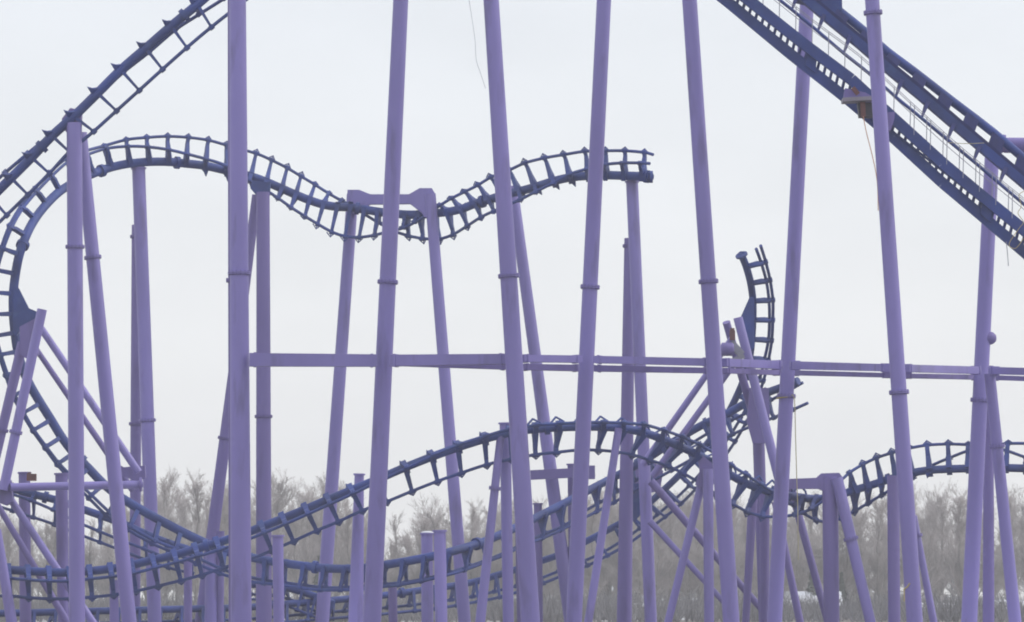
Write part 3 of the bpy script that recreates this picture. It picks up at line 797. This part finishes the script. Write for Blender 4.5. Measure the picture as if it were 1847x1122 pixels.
# ------------------------------------------------------------------ winter trees
def tree_mesh(seed, H, spread, nl, fine=1.0, upright=0.5):
    rnd = random.Random(seed)
    tr, cr = MB(), MB()
    def seg(mb, a, b, r0, r1, n):
        d = (b-a)
        if d.length < 1e-5: return
        d.normalize()
        u = d.cross(Vector((0.31, 0.22, 0.93))).normalized(); v = d.cross(u)
        vs = []
        for p, r in ((a, r0), (b, r1)):
            for k in range(n):
                an = 2*math.pi*k/n
                vs.append(p+(u*math.cos(an)+v*math.sin(an))*r)
        mb.add(vs, [(k, (k+1) % n, n+(k+1) % n, n+k) for k in range(n)], True)
    # trunk, slightly crooked
    pts = [Vector((0, 0, 0))]
    for i in range(1, 9):
        pts.append(Vector((rnd.gauss(0, .07)*H/10*i**.5, rnd.gauss(0, .07)*H/10*i**.5, H*.92*i/8)))
    rad = [H*.016*(1-i/8.6)+.02 for i in range(9)]
    tr.tube(pts, rad, 7)
    def branch(p, d, ln, r, lev):
        steps = 3 if lev < 3 else 2
        a = p
        for s_ in range(steps):
            d = (d+Vector((rnd.gauss(0, .13), rnd.gauss(0, .13), rnd.gauss(.05, .10)))).normalized()
            b = a+d*ln/steps
            r0 = r*(1-.75*s_/steps); r1 = r*(1-.75*(s_+1)/steps)
            seg(cr, a, b, r0, r1, 3 if lev > 1 else 4)
            if lev < 4:
                nk = {1: 3, 2: 3, 3: 2}[lev]
                for _ in range(nk):
                    t = rnd.random()
                    q = a.lerp(b, t)
                    ax = Vector((rnd.gauss(0, 1), rnd.gauss(0, 1), rnd.gauss(0, .7)+.35))
                    nd = (d*1.15+ax.normalized()*.8).normalized()
                    branch(q, nd, ln*rnd.uniform(.35, .6)*(1-.25*s_/steps), max(r0*.5, .009), lev+1)
            a = b
    for i in range(nl):
        t = rnd.uniform(.08, .98)
        k = int(t*8); k = min(k, 7)
        p = pts[k].lerp(pts[k+1], t*8-k)
        an = rnd.uniform(0, 2*math.pi)
        up = upright+rnd.uniform(-.15, .5)+t*.4
        d = Vector((math.cos(an), math.sin(an), up)).normalized()
        ln = spread*(1.15-.75*t)*rnd.uniform(.4, 1.45)
        branch(p, d, ln, rad[k]*.5, 1)
    tm = bpy.data.meshes.new('trunk'); tm.from_pydata(tr.v, [], tr.f); tm.materials.append(BARK); tm.polygons.foreach_set('use_smooth', tr.smooth)
    cm = bpy.data.meshes.new('crown'); cm.from_pydata(cr.v, [], cr.f); cm.materials.append(TWIG)
    return tm, cm
protos = [tree_mesh(1, 10.5, 3.4, 30, upright=1.7), tree_mesh(2, 9.5, 3.4, 26, upright=1.2), tree_mesh(3, 12.0, 3.6, 32, upright=2.1),
          tree_mesh(4, 8.0, 3.4, 26, upright=1.0), tree_mesh(5, 11.0, 4.0, 30, upright=1.5)]
GAPS = [(-60, 120, 'in the far left corner beyond the loop support'), (120, 232, 'between the tall left column and the first-crest column'),
        (232, 455, 'left of the thick left column beyond the slanting leg'), (455, 590, 'just right of the dull upright column'),
        (590, 690, 'behind the square-headed column'), (690, 880, 'in the open gap left of the middle crest'),
        (880, 1045, 'beyond the columns at the middle crest'), (1045, 1190, 'behind the paired middle columns'),
        (1190, 1310, 'behind the thin crossing braces'), (1310, 1425, 'behind the dip of the lower track'),
        (1425, 1520, 'behind the right gate-shaped frame'), (1520, 1620, 'right of the right gate-shaped frame'),
        (1620, 1760, 'in the wide gap between the two right-hand columns'), (1760, 1920, 'at the far right edge behind the last columns')]
rnd = random.Random(77)
# photo x, crown top y, distance; one tree each
spots = []
topline = [(-40, 930), (60, 935), (160, 940), (250, 900), (300, 868), (330, 855), (400, 880), (470, 885), (540, 868), (610, 885), (680, 950), (760, 925), (830, 915), (880, 905), (960, 885), (1010, 880),
           (1100, 872), (1180, 880), (1240, 885), (1330, 900), (1420, 905), (1470, 900), (1540, 905), (1600, 895), (1660, 890), (1700, 880), (1760, 905), (1830, 880), (1900, 900)]
def topy(x):
    for a, b in zip(topline, topline[1:]):
        if a[0] <= x <= b[0]: return a[1]+(b[1]-a[1])*(x-a[0])/(b[0]-a[0])
    return 905
x = -50
while x < 1910:
    spots.append((x, topy(x)+(rnd.uniform(-14, 12) if rnd.random() < .6 else rnd.uniform(12, 60)), rnd.uniform(395, 440), 0))
    x += rnd.uniform(22, 36)
x = -60
while x < 1910:
    spots.append((x, topy(x)+rnd.uniform(4, 40), rnd.uniform(450, 500), 1))
    x += rnd.uniform(22, 34) if 850 < x < 1430 else rnd.uniform(38, 60)
for (x, ty, D, row) in spots:
    k = rnd.randrange(5)
    tm, cm = protos[k]
    base = at(x, HOR, D); gz = hz(base.x, D)
    base.z = gz
    H = at(x, ty, D).z-gz
    H0 = (10.5, 9.5, 12.0, 8.0, 11.0)[k]
    s_ = H/(H0*1.02)
    gap = [g for g in GAPS if g[0] <= x < g[1]]
    where = gap[0][2] if gap else GAPS[-1][2]
    lab = ('hazy grey leafless tree ' if row == 0 else 'paler leafless tree standing further back ')+where
    root = empty('bare_tree', base, lab[:150], 'tree', ('front' if row == 0 else 'rear')+' row of leafless trees '+where)
    root.rotation_euler = (0, 0, rnd.uniform(0, 6.28))
    wd = rnd.uniform(.85, 1.15)
    root.scale = (s_*wd, s_*wd, s_)
    for nm, me in (('trunk', tm), ('crown', cm)):
        o = bpy.data.objects.new(nm, me); col.objects.link(o); o.parent = root

# far-off wood on the rise: one mass
def far_wood():
    import array
    rnd = random.Random(5)
    mb = MB()
    for _ in range(1500):
        D = rnd.uniform(500, 690)
        x = rnd.uniform(-.17, .17)*D
        z = hz(x, D)
        px = PW/2+x/D*F
        if not 850 < px < 1430 and rnd.random() < .8: continue
        H = rnd.uniform(7, 10.5) if 860 < px < 1420 else rnd.uniform(5, 8)
        p = Vector((x, D, z))
        mb.tube([p, p+Vector((rnd.gauss(0, .3), 0, H*.9))], [.16, .04], 3, caps=False)
        for k in range(34):
            t = rnd.uniform(.2, 1)
            a = p+Vector((0, 0, H*.9*t))
            an = rnd.uniform(0, 6.28); ln = (1.15-t*.7)*rnd.uniform(1.2, 2.6)
            b = a+Vector((math.cos(an)*ln, math.sin(an)*ln, ln*rnd.uniform(.6, 1.5)))
            mb.tube([a, b], [.05, .015], 3, caps=False)
            for q in range(3):
                c = a.lerp(b, rnd.uniform(.3, 1)); an2 = rnd.uniform(0, 6.28); l2 = ln*.45
                mb.tube([c, c+Vector((math.cos(an2)*l2, math.sin(an2)*l2, l2*rnd.uniform(.4, 1.6)))], [.03, .01], 3, caps=False)
    o = mb.build('far_wood', WOODM)
    tag(o, 'brownish grey leafless wood massed on the rise behind the tree line', 'woodland', kind='stuff')
far_wood()

# undergrowth and a few dark evergreens
def shrub_band():
    rnd = random.Random(9)
    mb = MB()
    for _ in range(7000):
        D = rnd.uniform(255, 460); x = rnd.uniform(-.17, .17)*D
        h = rnd.uniform(.6, 2.6)
        p = Vector((x, D, hz(x, D)))
        for k in range(4):
            an = rnd.uniform(0, 6.28); l = h*rnd.uniform(.2, .6)
            mb.tube([p, p+Vector((math.cos(an)*l, math.sin(an)*l, h*rnd.uniform(.6, 1)))], [.04, .012], 3, caps=False)
    o = mb.build('undergrowth', WOODM)
    tag(o, 'low brown scrub at the foot of the tree line', 'scrub', kind='stuff')
shrub_band()
def evergreen(x, ty, D, label):
    rnd = random.Random(int(x))
    base = at(x, HOR, D); base.z = hz(base.x, D)
    H = at(x, ty, D).z-base.z
    root = empty('evergreen_tree', base, label, 'tree')
    mb = MB(); mb.tube([base, base+Vector((0, 0, H*.95))], [H*.025, .02], 7); mb.build('trunk', BARK, root)
    mb = MB()
    for k in range(int(420)):
        t = rnd.random()**.8
        an = rnd.uniform(0, 6.28); r = (1-t)*H*.24*rnd.uniform(.4, 1.1)+.08
        c = base+Vector((math.cos(an)*r*.5, math.sin(an)*r*.5, H*(.1+.88*t)))
        tip = base+Vector((math.cos(an)*r, math.sin(an)*r, H*(.1+.88*t)-r*.3))
        sd = Vector((-math.sin(an), math.cos(an), 0))*.22
        mb.add([c+sd, tip, c-sd, c+Vector((0, 0, -.15))], [(0, 1, 2), (0, 3, 1), (3, 2, 1)])
    mb.build('crown', EVERG, root)
evergreen(1466, 1012, 380, 'dark evergreen between the brace and the right frame')
evergreen(1518, 1030, 385, 'small dark evergreen just right of the right frame column')
evergreen(100, 955, 420, 'tall dark evergreen behind the left column group')
evergreen(1700, 1100, 330, 'low dark evergreen tip at the bottom between right columns')
evergreen(1727, 1085, 335, 'dark round evergreen beside the last thick leaning column')
evergreen(575, 1000, 400, 'dark evergreen behind the gate frame left leg')

# ------------------------------------------------------------------ houses at the foot of the wood
def house(x, y_eave, wpx, hr, D, label, m=WALL, rot=0.0):
    base = at(x, HOR, D); base.z = hz(base.x, D)
    ez = at(x, y_eave, D).z-base.z
    W = wpx*mpp(D); Dp = W*.7; rh = hr
    root = empty('house', base, label, 'house')
    def P(px, py, pz): return base+Vector((px, py, pz))
    mb = MB()
    mb.beam(P(-W/2, 0, ez/2), P(W/2, 0, ez/2), Dp, ez)
    mb.prism([P(-W/2+.01, -Dp/2, ez), P(-W/2+.01, Dp/2, ez), P(-W/2+.01, 0, ez+rh)], Vector((.1, 0, 0)))
    mb.prism([P(W/2-.01, -Dp/2, ez), P(W/2-.01, Dp/2, ez), P(W/2-.01, 0, ez+rh)], Vector((.1, 0, 0)))
    mb.build('walls', m, root)
    rf = MB()
    for sg in (-1, 1):
        rf.prism([P(-W/2-.4, sg*(Dp/2+.4), ez-.15), P(W/2+.4, sg*(Dp/2+.4), ez-.15), P(W/2+.4, 0, ez+rh), P(-W/2-.4, 0, ez+rh)], Vector((0, 0, .25)))
    roof = rf.build('roof', SNOWR, root)
    nwin = max(2, int(W/3))
    for i in range(nwin):
        wx = -W/2+W*(i+.5)/nwin
        g = MB(); g.beam(P(wx-.5, -Dp/2-.03, ez*.55), P(wx+.5, -Dp/2-.03, ez*.55), .06, 1.2); wn = g.build('window', GLASSD, root)
        g = MB(); g.beam(P(wx-.62, -Dp/2-.02, ez*.55-.68), P(wx+.62, -Dp/2-.02, ez*.55-.68), .14, .1); g.build('sill', SNOWR, wn)
    ch = MB(); ch.beam(P(W*.2, Dp*.1, ez+rh*.4), P(W*.2, Dp*.1, ez+rh+.9), .6, .6); ch.build('chimney', m, roof)
house(1470, 1088, 80, 1.1, 380, 'low snow-roofed house behind the right gate-shaped frame')
house(1412, 1096, 46, .8, 375, 'pale snowy-roofed house left of the right gate-shaped frame', WALL2)
house(1690, 1102, 60, .7, 370, 'snow-roofed house between the two right-hand column groups')
house(1818, 1100, 62, .9, 370, 'snow-roofed house at the bottom right corner', WALL2)
house(1152, 1101, 56, .6, 372, 'snowy-roofed low house behind the paired middle columns', WALL2)

# ------------------------------------------------------------------ haze
hb = MB()
hb.beam(Vector((-1000, 420, 21)), Vector((1000, 420, 21)), 1000, 46)
hz_o = hb.build('haze', PURPLE)
import bmesh
bmx = bmesh.new(); bmx.from_mesh(hz_o.data)
bmesh.ops.recalc_face_normals(bmx, faces=bmx.faces)
bmx.to_mesh(hz_o.data); bmx.free()
hm = bpy.data.materials.new('pale_air'); hm.use_nodes = True
t = hm.node_tree; t.nodes.clear()
o_ = t.nodes.new('ShaderNodeOutputMaterial'); pv = t.nodes.new('ShaderNodeVolumePrincipled')
pv.inputs['Density'].default_value = 0.0006
pv.inputs['Color'].default_value = (0.93, 0.94, 0.97, 1)
pv.inputs['Anisotropy'].default_value = 0.0
t.links.new(pv.outputs[0], o_.inputs['Volume'])
hz_o.data.materials.clear(); hz_o.data.materials.append(hm)
tag(hz_o, 'pale winter haze filling the air over the park', 'haze', kind='stuff')
